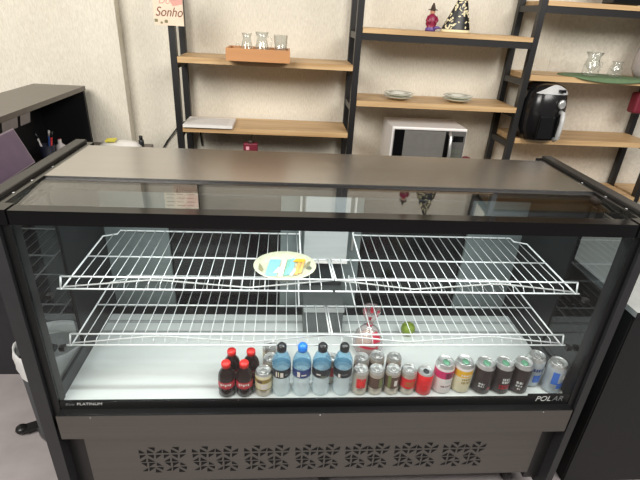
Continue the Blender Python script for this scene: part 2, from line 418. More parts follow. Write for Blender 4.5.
# ------------------------------------------------------------------ wire shelves (two halves on each level)
def wire_half(x0, x1, z, yb, ym, yf, notch, label):
    # x0 outer end, x1 inner end next to the centre; deck wires run front to back
    s = -1 if x0 < x1 else 1
    t = thing('wire_shelf', label, 'shelf', (0, 0, 0), 'white wire shelves in the display case')
    R = .0028
    mb = MB()
    mb.tube([(x0, yf, z + .030), (x1, yf, z + .030)], R, 'wire')                      # upper front rail
    mb.tube([(x0, yf - .004, z - .010), (x1, yf - .004, z - .010)], R, 'wire')         # lower front rail
    mb.tube([(x0, yf, z + .030), (x0 + s * .006, yf - .004, z - .010)], R, 'wire')
    mb.tube([(x0 + s * .016, yf - .004, z - .010), (x0, yf - .004, z - .010)], R, 'wire')
    f = mb.build('front_rail', t)
    mb = MB()
    w = x1 - x0
    pts = [(x0, yf + .004, z - .008), (x0 + w * .30, yf + .004, z + .018), (x0 + w * .36, yf + .004, z + .018), (x0 + w * .68, yf + .004, z - .004), (x1, yf + .004, z + .026)]
    mb.tube(pts, .0026, 'wire', 5)
    mb.build('truss_wire', f)
    mb = MB()
    # outer side wire, stepped in at the rear corner; rear wire; inner edge with the notch round the evaporator
    xr = x0 - s * .045
    mb.tube([(x0, yf, z - .008), (x0, yb - .05, z), (xr, yb - .03, z), (xr, yb, z), (notch, yb, z)], R, 'wire')
    if notch != x1: mb.tube([(notch, yb, z + .012), (notch, yb, z), (notch, ym, z)], R, 'wire')
    mb.tube([(x1, ym if notch != x1 else yb, z), (x1, yf, z + .028)], R, 'wire')
    mb.tube([(x0, ym, z - .003), (x1, ym, z - .003)], R, 'wire')
    mb.build('shelf_frame', t)
    mb = MB(); n = 23
    for i in range(1, n):
        x = x0 + w * i / n
        lim = ym if (abs(x) < abs(notch) and notch != x1) else yb
        if abs(x) > abs(xr) : lim = yb - .04
        mb.tube([(x, lim, z + .002), (x, yf + .03, z + .004), (x, yf, z + .026)] if False else [(x, lim, z + .003), (x, yf + .012, z + .003), (x, yf - .001, z - .008)], .00135, 'wire', 5)
    mb.build('deck_wires', t)
    return t
wire_half(-.798, .006, .922, .47, .275, .09, -.088, 'left half of the upper white wire shelf, under the oval plate')
wire_half(.796, .014, .922, .47, .275, .09, .118, 'right half of the upper white wire shelf, empty')
wire_half(-.798, .006, .728, .47, .275, .07, -.088, 'left half of the lower white wire shelf, above the cola bottles')
wire_half(.796, .014, .728, .47, .275, .07, .118, 'right half of the lower white wire shelf, above the plastic bag')

# oval plate on the upper shelf
pl = MB()
pl.lathe([(.0, .004), (.07, .0), (.08, .0), (.1, .016), (.102, .018), (.1, .019), (.078, .006), (.0, .005)], 'plate', 40, sy=.92)
plate = pl.build('oval_plate', loc=(-.143, .190, .9275))
tag(plate, 'oval cream plate with blue and orange pattern lying on the upper wire shelf', 'plate')
pm = MB()
def patch(x0, x1, y0, y1, k, sk=.012):
    z = .0076 + .0004 * len(pm.f)
    pm.poly([(x0, y0, z), (x1, y0, z), (x1 + sk, y1, z), (x0 + sk, y1, z)], k)
patch(-.052, -.022, -.045, .045, 'dk_cyan'); patch(-.030, -.012, -.030, .0, 'lab_white'); patch(-.018, -.006, -.05, .045, 'sign_pink')
patch(-.004, .006, -.045, .045, 'dk_teal'); patch(.006, .018, -.04, .05, 'dk_cyan'); patch(.012, .020, -.045, -.01, 'lab_white')
patch(.024, .032, -.042, .03, 'dk_orange'); patch(.034, .042, -.035, .048, 'dk_orange', .016); patch(.02, .05, .028, .046, 'yellow')
pm.poly([(-.070, -.020, .0115), (-.060, -.026, .0090), (-.056, -.016, .0090), (-.062, .004, .0105), (-.068, .016, .0125)], 'dk_grey')
pm.poly([(.050, .0, .0092), (.056, -.004, .0092), (.072, .026, .0140), (.064, .028, .0125)], 'dk_grey')
pm.poly([(.058, -.006, .0095), (.068, -.018, .0125), (.072, -.008, .0130), (.066, .006, .0115)], 'plate_rim')
pm.v = [(x * 1.22, y * 1.18, z + .0003) for x, y, z in pm.v]
pp = pm.build('painted_pattern', plate)

# ------------------------------------------------------------------ drinks
def can(x, y, r, h, bands, label, group, sector=None, tab='chrome', lid='alum', extra=None):
    # bands: list of (upper height fraction, material) up the side
    prof = [(r * .80, 0), (r * .97, h * .045)]; ks = ['alum']
    prev = .045
    for fr_, k in bands:
        prof.append((r, h * (prev + .01))) ; ks.append(k)
        prof.append((r, h * fr_)); ks.append(k)
        prev = fr_
    prof.append((r * .84, h * .975)); ks.append('alum')
    prof.append((r * .86, h * .995)); ks.append('alum'); prof.append((r * .82, h)); ks.append('alum'); prof.append((r * .78, h * .975)); ks.append('alum')
    mb = MB(); mb.lathe(prof, ks, 32, sector=sector, cap=False)
    if extra: extra(mb, r, h)
    o = mb.build('drink_can', loc=(x, y, ZF + .0005)); tag(o, label, 'drink can', group)
    m2 = MB().lathe([(r * .78, h * .974), (r * .70, h * .962), (0, h * .962)], lid, 24, cap=False); l = m2.build('lid', o)
    m3 = MB(); m3.lathe([(r * .34, 0), (r * .36, .0012), (r * .30, .002), (0, .002)], tab, 14, (0, -r * .12, h * .9655), sy=1.25)
    m3.lathe([(r * .12, 0), (r * .12, .0012), (0, .0012)], 'chrome', 10, (0, r * .22, h * .966)); m3.build('pull_tab', l)
    return o
def wrapquad(mb, r, h, a0, a1, z0, z1, k, n=5):      # small printed patch on a can's side, angles in degrees (270 faces the front)
    o = len(mb.v); R = r * 1.006
    for i in range(n + 1):
        a = math.radians(a0 + (a1 - a0) * i / n)
        mb.v += [(R * cos(a), R * sin(a), h * z0), (R * cos(a), R * sin(a), h * z1)]
    for i in range(n): mb.face([o + 2 * i, o + 2 * i + 2, o + 2 * i + 3, o + 2 * i + 1], k, True)
def scribble(rows, a0, a1, k):
    def f(mb, r, h):
        rr = random.Random(int(a0 + a1))
        for z0, z1 in rows:
            a = a0
            while a < a1:
                w = rr.uniform(5, 13); wrapquad(mb, r, h, a, min(a + w, a1), z0, z1, k, 2); a += w + rr.uniform(3, 6)
    return f
def multi(*fs):
    def f(mb, r, h):
        for g in fs: g(mb, r, h)
    return f
def q(a0, a1, z0, z1, k): return lambda mb, r, h: wrapquad(mb, r, h, a0, a1, z0, z1, k)

SM = (.0262, .100); LG = (.0325, .1225)
GF = 'cans in the front row of the display case'; GB = 'cans in the row behind'
# front row, left to right
can(-.206, .05, .028, .095, [(.30, 'can_side'), (.34, 'gold'), (.62, 'cream'), (.78, 'gold'), (.9, 'cream')],
    'cream and gold can between the red-capped cola bottles and the water bottles', GF, extra=multi(q(255, 300, .36, .58, 'lab_white'), q(225, 262, .62, .74, 'brown')))
can(.117, .05, *SM, [(.34, 'can_side'), (.74, 'can_side'), (.9, 'can_side')],
    'small silver can with a red patch, right beside the fourth water bottle', GF, extra=multi(q(232, 306, .34, .74, 'red'), q(250, 285, .44, .64, 'redcap')))
can(.170, .05, *SM, [(.32, 'can_side'), (.76, 'brown'), (.9, 'can_side')],
    'small silver can with a wide brown band, second after the water bottles', GF, extra=multi(q(285, 320, .36, .72, 'green_lab')))
can(.226, .05, *SM, [(.32, 'can_side'), (.80, 'brown'), (.9, 'can_side')],
    'small brown can with a little white square on its front', GF, extra=multi(q(275, 300, .42, .66, 'lab_white'), q(226, 250, .34, .85, 'green_lab')))
can(.281, .05, *SM, [(.30, 'can_side'), (.72, 'red'), (.9, 'can_side')],
    'small silver can with a red band and gold marks, beside the all-red can', GF, extra=multi(scribble([(.40, .46), (.5, .58)], 240, 310, 'gold')))
can(.338, .048, .0275, .092, [(.3, 'red'), (.6, 'red'), (.93, 'red')],
    'all-red soda can with a dark pull tab', GF, tab='tab_dark', extra=multi(scribble([(.3, .4), (.48, .6)], 245, 300, 'redcap')))
can(.406, .06, *LG, [(.30, 'pale'), (.55, 'pale'), (.80, 'pink'), (.88, 'pale')],
    'tall white can with a pink top band', GF, tab='tab_green', extra=multi(q(262, 312, .56, .76, 'plum'), scribble([(.40, .5)], 268, 315, 'text'), scribble([(.26, .31)], 245, 310, 'plum')))
can(.474, .062, *LG, [(.30, 'cream'), (.58, 'cream'), (.80, 'yellow'), (.88, 'pale')],
    'tall cream can with a yellow top band', GF, tab='tab_green', extra=multi(scribble([(.62, .68)], 240, 305, 'lab_white'), scribble([(.36, .44), (.48, .54)], 250, 305, 'gold')))
blk = [(.4, 'choc'), (.8, 'choc'), (.87, 'choc')]
can(.545, .055, *LG, blk, 'tall dark brown can with white marks low down, next to the yellow can', GF, tab='tab_green',
    extra=multi(scribble([(.36, .42), (.28, .33)], 228, 262, 'text'), scribble([(.22, .26)], 285, 315, 'redcap')))
can(.612, .055, *LG, blk, 'tall dark brown can with bold white and red lettering on its front', GF, tab='tab_green',
    extra=multi(scribble([(.52, .60), (.42, .50)], 252, 300, 'text'), scribble([(.30, .36), (.22, .28)], 240, 305, 'cola_label')))
can(.679, .055, *LG, blk, 'tall dark brown can, last of the brown ones before the silver blue cans', GF, tab='tab_green',
    extra=multi(scribble([(.38, .46), (.28, .34)], 228, 265, 'text'), scribble([(.18, .24)], 240, 258, 'lab_white')))
can(.742, .088, *LG, [(.3, 'silver_can'), (.6, 'silver_can'), (.88, 'silver_can')],
    'silver can with dark lettering and a blue patch, set slightly back', GF, extra=multi(scribble([(.58, .68)], 240, 310, 'navy'), q(250, 300, .2, .46, 'blue_lab')))
can(.803, .055, .0325, .1215, [(.3, 'silver_can'), (.6, 'silver_can'), (.88, 'silver_can')],
    'silver and bright blue can at the far right end of the row', GF, extra=multi(q(225, 262, .36, .78, 'blue_lab'), q(262, 325, .22, .42, 'blue_lab'), q(285, 300, .55, .7, 'lab_white')))
# rows behind
can(.128, .108, *SM, [(.34, 'can_side'), (.74, 'brown'), (.9, 'can_side')], 'leftmost of the three cans standing behind the small silver cans', GB)
can(.183, .117, *SM, [(.34, 'can_side'), (.74, 'brown'), (.9, 'can_side')], 'middle one of the three cans standing behind the small silver cans', GB)
can(.243, .112, *SM, [(.34, 'can_side'), (.74, 'brown'), (.9, 'can_side')], 'rightmost of the three cans standing behind the small silver cans', GB)
can(-.185, .112, .027, .095, [(.3, 'can_side'), (.78, 'cream'), (.9, 'can_side')], 'silver-topped can directly behind the cream and gold can', GB)
can(-.188, .172, .027, .100, [(.3, 'can_side'), (.78, 'cream'), (.9, 'can_side')], 'second silver-topped can behind the cream and gold can', GB)
can(.024, .105, .027, .100, [(.35, 'can_side'), (.75, 'cola_label'), (.9, 'can_side')], 'dark red can half hidden between the two rightmost water bottles', GB)

def cola(x, y, label):
    r = .0272
    mb = MB()
    mb.lathe([(.020, 0), (r, .006), (r, .030), (r * .96, .038), (r * .96, .058), (r, .066), (r, .076), (r * .85, .092), (r * .50, .108), (.0125, .113), (.0125, .118)],
             'cola', 28)
    o = mb.build('cola_bottle', loc=(x, y, ZF + .0005)); tag(o, label, 'soda bottle', 'red-capped cola bottles in the display case')
    mb = MB(); mb.lathe([(r * 1.012, .040), (r * 1.012, .066)], 'cola_label', 28, cap=False)
    for a in range(232, 312, 16): wrapquad(mb, r * 1.016, 1, a, a + 11, .050 + .004 * ((a // 16) % 2), .060, 'lab_white', 2)
    mb.build('paper_label', o)
    MB().lathe([(.0148, .113), (.0150, .128), (.0135, .131), (0, .1315)], 'redcap', 20).build('bottle_cap', o)
cola(-0.326, .046, 'red-capped cola bottle at the front left of its group of four')
cola(-0.268, .046, 'red-capped cola bottle at the front right, next to the cream can')
cola(-0.314, .104, 'red-capped cola bottle at the back left of its group of four')
cola(-0.250, .104, 'red-capped cola bottle at the back right of its group of four')

def water(x, y, capk, labk, marks, label):
    r = .0312
    mb = MB()
    mb.lathe([(.024, 0), (r * .96, .006), (r * .92, .016), (r * .98, .028), (r * .90, .040), (r * .97, .052), (r * .90, .064), (r * .96, .075), (r * .95, .1)],
             'water_lo', 28, cap=False)
    mb.lathe([(r * .95, .1), (r, .112), (r, .128), (r * .92, .142), (r * .72, .158), (r * .46, .170), (.0135, .174), (.0135, .178)], 'water', 28, cap=False)
    o = mb.build('water_bottle', loc=(x, y, ZF + .0005)); tag(o, label, 'water bottle', 'water bottles in the display case')
    mb = MB(); mb.lathe([(r * 1.0, .082), (r * 1.008, .116)], labk, 28, cap=False)
    for a0, a1, z0, z1, k in marks: wrapquad(mb, r * 1.012, 1, a0, a1, z0, z1, k, 3)
    mb.build('paper_label', o)
    MB().lathe([(.0152, .174), (.0158, .180), (.0155, .192), (.011, .1985), (0, .2)], capk, 20).build('bottle_cap', o)
    return o
water(-.148, .052, 'blackcap', 'dark_label', [(236, 244, .088, .108, 'lab_white'), (250, 256, .088, .108, 'cream'), (264, 282, .087, .106, 'lab_white'), (292, 308, .092, .097, 'text_dim')],
      'black-capped water bottle with three white marks, beside the cream can')
water(-.081, .052, 'bluecap', 'navy', [(240, 258, .087, .108, 'lab_white'), (266, 296, .092, .097, 'lab_white')], 'water bottle with the bright blue cap and navy label')
water(-.016, .052, 'blackcap', 'dark_label', [(236, 262, .094, .099, 'lab_white'), (262, 300, .083, .092, 'plate_rim')], 'black-capped water bottle with grey label, right after the blue-capped one')
water(.055, .052, 'blackcap', 'dark_label', [(236, 250, .084, .098, 'lab_white'), (256, 296, .095, .098, 'text_dim')], 'black-capped water bottle beside the silver can with the red patch')

# tied plastic bag and lime on the case floor
def lumpy(prof, k, n, seed, amp, sx=1., sy=1., kf=None):
    rr = random.Random(seed); mb = MB(); mb.lathe(prof, k, n, sx=sx, sy=sy, cap=False, sector=kf)
    v2 = []
    for i, (x, y, z) in enumerate(mb.v):
        f = 1 + rr.uniform(-amp, amp); v2.append((x * f, y * f, z + rr.uniform(-amp, amp) * .01 if z > .002 else z))
    mb.v = v2; return mb
def bagsec(i, a): return 'film_red' if (i in (6, 7) and 275 < a < 320) or (i in (12,) and int(a / 30) % 2 == 0) or (i in (4,) and 225 < a < 300) else None
bag = lumpy([(.0, 0), (.045, 0), (.056, .012), (.058, .03), (.057, .044), (.056, .056), (.052, .07), (.044, .088), (.030, .106), (.014, .122), (.010, .13), (.016, .142), (.024, .165), (.032, .188), (.034, .205)],
            'film', 30, 3, .07, kf=bagsec).build('plastic_bag', loc=(.178, .262, ZF + .0065))
bag.scale = (1, 1, .9)
tag(bag, 'tied clear plastic bag with red print standing on the case floor', 'plastic bag')
lumpy([(0, .006), (.034, .006), (.042, .02), (.042, .05), (.034, .072), (.015, .082), (0, .084)], 'bread', 16, 5, .08).build('bag_contents', bag)
MB().lathe([(.0115, .122), (.013, .126), (.0115, .131)], 'film_red', 12, cap=False).build('tie', bag)
lm = MB(); n = 14
lm.lathe([(0.028 * sin(PI * i / n) * (1 + .03 * cos(3 * PI * i / n)), .0295 - .0295 * cos(PI * i / n)) for i in range(n + 1)], 'lime', 24, cap=False)
lime = lm.build('lime', loc=(.358, .352, ZF + .0006)); tag(lime, 'round green lime alone on the white floor of the case', 'lime')
MB().lathe([(.004, .0575), (.003, .0605), (0, .061)], 'brown', 8).build('stem_scar', lime)

# ------------------------------------------------------------------ shelving unit
su = thing('shelving_unit', 'wide open shelving unit of black steel ladders and wooden boards against the wall', 'shelving', (0, 0, 0))
XL = (-.656, .174, 1.003, 1.795)
BZ = [(0, 1.450, 0), (0, 1.137, 0), (1, 1.615, 1), (1, 1.293, 0), (1, .925, 0), (2, 1.770, 1), (2, 1.448, 0), (2, 1.143, 0), (2, .842, 0)]   # bay, bottom, has steel bar
for i, x in enumerate(XL):
    lf = part('ladder_frame', su, (x - .0145, x + .0145, 1.136, 1.165, 0, 2.05, 'black'), (x - .0145, x + .0145, 1.350, 1.379, 0, 2.05, 'black'))
    zs = sorted({z for b, z, s in BZ if b in (i, i - 1)})
    for z in zs:
        MB().box(x - .012, x + .012, 1.1652, 1.3498, z - .028, z - .0005, 'black').build('rung', lf)
for b, z, bar in BZ:
    x0, x1 = XL[b] + .0155, XL[b + 1] - .0155
    if b == 2 and z < .9: x1 = 1.97
    if b == 2 and z < .9:
        bo = part('shelf_board', su, (XL[2] + .0155, XL[3] - .0155, 1.132, 1.378, z, z + .025, 'wood'), (XL[3] + .0155, 1.98, 1.132, 1.378, z, z + .025, 'wood'))
    else:
        bo = part('shelf_board', su, (x0, x1, 1.132, 1.378, z, z + (.020 if bar else .025), 'wood'))
    if bar: MB().box(x0, x1, 1.137, 1.162, z - .030, z - .0004, 'black').build('steel_bar', bo)

# upper left board: wooden tray with pitcher and glass
zt = 1.4755
tr = MB()
for b in ((-.415, -.135, 1.060, 1.070), (-.415, -.135, 1.215, 1.225), (-.415, -.405, 1.0701, 1.2149), (-.145, -.135, 1.0701, 1.2149)):
    tr.box(*b, zt, zt + .052, 'wood_box')
tr.box(-.4049, -.1451, 1.0701, 1.2149, zt, zt + .01, 'wood_box')
tag(tr.build('wooden_tray'), 'honey-coloured wooden box tray holding glassware on the upper left board', 'tray')
def revolve_glass(name, prof, x, y, z, label, cat, group=None, handle=None, k='ware'):
    o = MB().lathe(prof, k, 28, cap=False).build(name, loc=(x, y, z)); tag(o, label, cat, group)
    if handle: MB().tube(handle, .0035, k, 8).build('handle', o)
    return o
G0 = 'glassware in the wooden tray'
revolve_glass('glass_jug', [(0, .002), (.026, .002), (.030, .012), (.028, .03), (.022, .055), (.017, .075), (.020, .095), (.024, .1), (.022, .1), (.017, .08), (.024, .05), (.024, .016), (0, .01)],
              -.330, 1.155, zt + .0105, 'glass jug with a narrow neck at the back left of the wooden tray', 'glass jug', G0,
              [(-.022, 0, .04), (-.045, -.004, .06), (-.050, -.004, .045), (-.04, -.002, .028), (-.028, 0, .02)])
revolve_glass('glass_pitcher', [(0, .002), (.028, .002), (.034, .012), (.034, .035), (.026, .062), (.022, .085), (.030, .108), (.028, .108), (.020, .086), (.030, .036), (0, .01)],
              -.262, 1.155, zt + .0105, 'faceted glass pitcher with a flared lip in the middle of the wooden tray', 'glass pitcher', G0,
              [(.024, 0, .09), (.044, 0, .085), (.042, 0, .05), (.031, 0, .035)])
revolve_glass('tumbler', [(0, .002), (.024, .002), (.026, .01), (.032, .1), (.030, .1), (.023, .014), (0, .012)], -.178, 1.155, zt + .0105,
              'plain straight glass tumbler at the right end of the wooden tray', 'glass', G0)
# lower left board: booklet
bk = MB().box(-.636, -.403, 1.118, 1.300, 1.1625, 1.1765, 'paper').build('paper_stack')
tag(bk, 'white printed paper stack lying on the lower left board', 'papers')
mb = MB()
for i in range(6): mb.box(-.62, -.43, 1.15 + i * .022, 1.152 + i * .022, 1.1766, 1.1768, 'stk')
mb.build('printed_lines', bk)
# red ornament hanging from the lower left board
ho = thing('hanging_ornament', 'small dark red ornament with a pale tag hanging under the lower left board', 'ornament', (-.322, 1.185, 1.0))
mb = MB().box(-.036, .036, -.016, .016, .030, .082, 'red_dark', bev=.006); mb.build('pouch', ho)
MB().box(-.022, -.006, -.0175, -.0162, .048, .066, 'tag_pink').build('pale_tag', ho)
MB().lathe([(.016, .082), (.013, .092), (.004, .097), (0, .098)], 'fig_dark', 12).build('cap', ho)
MB().tube([(0, 0, .097), (.006, 0, .112), (.012, 0, .125), (.008, 0, .1368)], .0016, 'blackcap', 5).build('hook', ho)
# power cable behind the left ladder
cb = MB().tube([(-.60, 1.392, 1.0), (-.605, 1.39, 1.06), (-.60, 1.388, 1.12), (-.64, 1.388, 1.135), (-.70, 1.388, 1.125), (-.745, 1.388, 1.07), (-.785, 1.39, 1.02), (-.83, 1.391, .95), (-.86, 1.392, .7), (-.86, 1.393, .3), (-.86, 1.392, .03), (-.84, 1.385, .0045), (-.7, 1.38, .0045)], .004, 'blackcap', 6)
tag(cb.build('power_cable'), 'thin black power cable looping behind the left ladder of the shelving', 'cable')
# sign on the left ladder
sg = thing('hanging_sign', 'pink and cream plaque with brown script hung on the top of the left ladder', 'sign', (-.66, 1.128, 1.60), rz=math.radians(0))
mb = MB().box(-.062, .062, -.004, .004, .0, .16, 'sign_pink')
mb.poly([(.020, -.0044, .075), (.0615, -.0044, .085), (.0615, -.0044, .155), (-.03, -.0044, .155), (.0, -.0044, .12)], 'sign_rose')
for x, z, r in ((-.054, .018, .009), (-.032, .010, .006), (-.012, .016, .009)):
    mb.poly([(x + r * cos(t) * .8, -.0046, z + r * sin(t) * (1 + .35 * cos(2 * t))) for t in [2 * PI * i / 12 for i in range(12)]], 'sign_leaf')
sb = mb.build('board', sg)
lettering('lettering', 'Sonho', .052, 'sign_ink', sb, (-.056, -.0047, .036), (PI / 2, 0, 0), .35, .86)
lettering('lettering', 'Doce', .042, 'sign_rose', sb, (-.040, -.0047, .084), (PI / 2, 0, 0), .3, .9)

# middle bay
def figurine():
    t = thing('figurine', 'small figurine in a dark red robe and pointed hat on the top middle board', 'figurine', (.520, 1.215, 1.6355))
    mb = MB(); mb.lathe([(.024, 0), (.024, .012), (.018, .016), (.026, .03), (.024, .05), (.018, .065), (.008, .074)], ['fig_purple', 'fig_purple', 'fig_red', 'fig_red', 'fig_red', 'fig_red'], 20, sy=.8)
    mb.tube([(.012, -.012, .012), (.03, -.016, .018), (.046, -.014, .013)], .006, 'fig_purple', 8, rads=[.008, .006, .002])
    mb.tube([(-.018, -.006, .062), (-.026, -.012, .045), (-.012, -.022, .036)], .006, 'fig_red', 8)
    mb.tube([(.018, -.006, .062), (.024, -.012, .045), (.010, -.022, .036)], .006, 'fig_red', 8)
    mb.build('robed_body', t)
    MB().lathe([(0, .070), (.009, .073), (.012, .082), (.010, .091), (0, .095)], 'fig_skin', 16).build('head', t)
    MB().lathe([(.022, .088), (.021, .091), (.012, .093), (.009, .104), (.003, .118), (0, .119)], 'fig_dark', 16).build('hat', t)
figurine()
ot = thing('cone_ornament', 'black cone-shaped ornament with cream flowers and a beige fringe, on the top middle board', 'ornament', (.640, 1.215, 1.6355))
mb = MB(); N = 28; o = 0
for i in range(9):
    t = i / 8; r = .064 * (1 - t) + .004
    for j in range(N):
        a = 2 * PI * j / N; mb.v.append((r * cos(a) + .020 * t, r * .55 * sin(a), .014 + .176 * t))
for i in range(8):
    for j in range(N): mb.face([i * N + j, i * N + (j + 1) % N, (i + 1) * N + (j + 1) % N, (i + 1) * N + j], 'orn_black', True)
mb.face([8 * N + j for j in range(N)], 'orn_black')
rr = random.Random(11)
for i in range(62):
    t = rr.uniform(.02, .80); a = math.radians(rr.uniform(195, 345)); r = .064 * (1 - t) + .0052
    c = Vector((r * cos(a) + .020 * t, r * .55 * sin(a) - .001, .014 + .176 * t)); nrm = Vector((cos(a) * .55, sin(a), .3)).normalized()
    u = nrm.cross(Vector((0, 0, 1))).normalized(); w = u.cross(nrm); ang = rr.uniform(0, PI); l, s_ = rr.uniform(.005, .010), rr.uniform(.002, .0045)
    mb.poly([tuple(c + (u * cos(ang) + w * sin(ang)) * l * cos(q_) + (w * cos(ang) - u * sin(ang)) * s_ * sin(q_)) for q_ in [2 * PI * k / 8 for k in range(8)]], 'orn_cream')
mb.build('cone', ot)
MB().lathe([(.070, 0), (.072, .004), (.068, .012), (.064, .014)], 'orn_cream', 28, sy=.55).build('fringe', ot)
def plates(x, label):
    t = thing('china_plate', label, 'plate', (x, 1.225, 1.3185), 'china on the middle board')
    MB().lathe([(.03, 0), (.035, .003), (.060, .012), (.072, .018), (.071, .0195), (.058, .014), (.034, .006), (0, .005)], ['plate', 'plate', 'china', 'plate_rim', 'china', 'china', 'china'], 32).build('dish', t)
    return t
def plates2(x, label, label2):
    plates(x, label)
    t = plates(x, label2); t.location.z += .014; t.location.x += .002
    mb = MB()
    for a in (.4, 2.2, 4.4):
        mb.poly([(.048 * cos(a) + .014 * cos(q_), .048 * sin(a) + .007 * sin(q_), .0165) for q_ in [2 * PI * k / 10 for k in range(10)]], 'plate_rim')
    mb.build('painted_leaves', t)
plates2(.408, 'lower plate of the left pair on the middle wooden board', 'upper plate of the left pair on the middle wooden board, with grey leaves')
plates2(.712, 'lower plate of the right pair on the middle wooden board', 'upper plate of the right pair on the middle wooden board, with grey leaves')
mw = thing('microwave_oven', 'white microwave oven with grey door window and silver handle on the shelving', 'microwave', (.38, 1.125, .9505))
W, D_, H = .385, .25, .252
mb = MB().box(0, W, .012, D_, .008, H, 'white', bev=.006); mb.build('casing', mw)
for x in (.03, W - .03):
    for y in (.04, D_ - .03): MB().lathe([(.01, 0), (.01, .0085)], 'blackcap', 10, (x, y, 0)).build('foot', mw)
d = MB().box(.012, .300, .002, .0119, .018, H - .012, 'gloss_black').build('door', mw)
MB().box(.062, .272, .0012, .0019, .03, H - .014, 'grey_screen').build('window', d)
MB().tube([(.292, .002, .03), (.292, -.022, .05), (.296, -.026, .13), (.292, -.022, .215), (.292, .002, .235)], .0085, 'chrome', 8).build('handle', d)
cp = MB().box(.304, W - .008, .003, .0119, .018, H - .012, 'ctrl').build('control_panel', mw)
MB().box(.314, W - .018, .0018, .0029, H - .065, H - .035, 'gloss_black').build('display', cp)
mb = MB()
for i in range(4):
    for j in range(3): mb.box(.315 + j * .018, .328 + j * .018, .002, .0029, .04 + i * .03, .058 + i * .03, 'plate_rim')
mb.build('keypad', cp)
rg = MB().tube([(.035 * cos(a) + 0, 0, .035 * sin(a) + .047) for a in [2 * PI * k / 20 for k in range(20)]], .010, 'red_dark', 8, closed=True).build('red_ring', loc=(.815, 1.22, .9505))
tag(rg, 'dark red ring standing beside the right end of the microwave', 'ring')

# right bay: air fryer, placemat with two glasses, black box, bags
af = thing('air_fryer', 'black rounded air fryer with silver handle and round dial on the shelving', 'air fryer', (1.1265, 1.175, 1.1685))
mb = MB(); mb.lathe([(.092, 0), (.104, .008), (.118, .05), (.124, .11), (.122, .17), (.112, .215), (.094, .245), (.06, .258), (0, .262)], 'fryer', 40, pw=2.8, sy=.95)
mb.build('body', af); af.scale = (.85, 1.04, 1.05)
dr = MB(); 
dr.box(-.062, .072, -.122, -.108, .012, .125, 'gloss_black', bev=.008); dr = dr.build('basket_drawer', af)
hb = MB(); hb.tube([(.050, -.118, .142), (.050, -.142, .140), (.050, -.150, .10), (.050, -.146, .03), (.050, -.120, .018)], .012, 'silver', 10); hb.build('handle', dr)
dl = MB().lathe([(.021, 0), (.021, .008), (.016, .011), (0, .011)], 'chrome', 20, cap=False)
dl.v = [(x + .042, -.119 - z, y + .178) for x, y, z in dl.v]; dl = dl.build('dial', af)
mb = MB()                                      # silver crescent round the front of the lid
P1, P2 = [], []
for k in range(13):
    a = math.radians(222 + k * 9); w = sin(PI * k / 12); kk = (abs(cos(a)) ** 2.8 + abs(sin(a)) ** 2.8) ** (-1 / 2.8)
    P1.append((.1145 * kk * cos(a), .1145 * .95 * kk * sin(a), .2175 - .0 * w)); r2 = .1145 - .026 * w
    P2.append((r2 * kk * cos(a), r2 * .95 * kk * sin(a), .2195 + .0375 * w))
mb.v += P1 + P2
for k in range(12): mb.face([k, k + 1, 14 + k, 13 + k], 'silver', True)
mb.build('silver_trim', af)
MB().box(.02, .05, -.118, -.100, .228, .240, 'gloss_black').build('vent_button', af)
pmz = 1.4735
mb = MB(); NR, NA = 9, 48
cx, cy, ax, ay = 1.435, 1.205, .232, .145
mb.v.append((cx, cy, pmz))
def mz(x, y):
    d = 1.126 - y
    return (x, y, pmz) if d <= 0 else (x, 1.126 - d * .12, pmz - d * .30)
for i in range(1, NR + 1):
    for j in range(NA):
        a = 2 * PI * j / NA; x, y, z = mz(cx + ax * i / NR * cos(a), cy + ay * i / NR * sin(a)); mb.v.append((x, y, z))
for j in range(NA): mb.face([0, 1 + j, 1 + (j + 1) % NA], 'green', True)
for i in range(NR - 1):
    for j in range(NA): mb.face([1 + i * NA + j, 1 + (i + 1) * NA + j, 1 + (i + 1) * NA + (j + 1) % NA, 1 + i * NA + (j + 1) % NA], 'green', True)
po = mb.build('placemat'); tag(po, 'oval green placemat under two glasses on the right-hand board', 'placemat')
so = po.modifiers.new('Solidify', 'SOLIDIFY'); so.thickness = .003; so.offset = 1
G1 = 'glasses on the green placemat'
revolve_glass('glass_jug', [(0, .002), (.034, .002), (.038, .012), (.038, .05), (.028, .066), (.028, .085), (.040, .108), (.038, .108), (.026, .085), (.034, .05), (0, .01)],
              1.362, 1.215, pmz + .0035, 'taller waisted glass jug with a handle on the green placemat', 'glass jug', G1,
              [(.028, 0, .07), (.052, 0, .06), (.052, 0, .03), (.037, 0, .02)])
revolve_glass('small_glass', [(0, .002), (.030, .002), (.034, .01), (.030, .04), (.022, .06), (.026, .072), (.024, .072), (.019, .06), (.026, .036), (0, .01)],
              1.492, 1.215, pmz + .0035, 'shorter small glass on the right part of the green placemat', 'glass', G1)
bb = thing('storage_box', 'small black box standing on the topmost board at the right', 'box', (1.42, 1.22, 1.7905))
MB().box(-.07, .07, -.04, .05, .004, .14, 'gloss_black', bev=.006).build('casing', bb)
MB().box(-.06, .06, -.03, .04, 0, .0045, 'blackcap').build('base', bb)
hz = lumpy([(0, .001), (.06, .001), (.085, .04), (.088, .11), (.070, .18), (.04, .25), (.012, .272)], 'haze_film', 26, 9, .05, sy=.75).build('plastic_bag', loc=(1.742, 1.262, pmz - .0005))
hz.location.x = 1.70
tag(hz, 'hazy translucent plastic bag at the right edge, next to the green placemat', 'plastic bag')
rb = thing('red_pouch', 'dark red pouch hanging below the green placemat at the right edge', 'pouch', (1.715, 1.25, 1.30))
MB().box(-.05, .05, -.03, .03, .0, .105, 'red_dark', bev=.012).build('pouch_body', rb)
MB().tube([(-.02, 0, .104), (-.012, 0, .1475), (.012, 0, .1475), (.02, 0, .104)], .003, 'red_dark', 6).build('strap', rb)

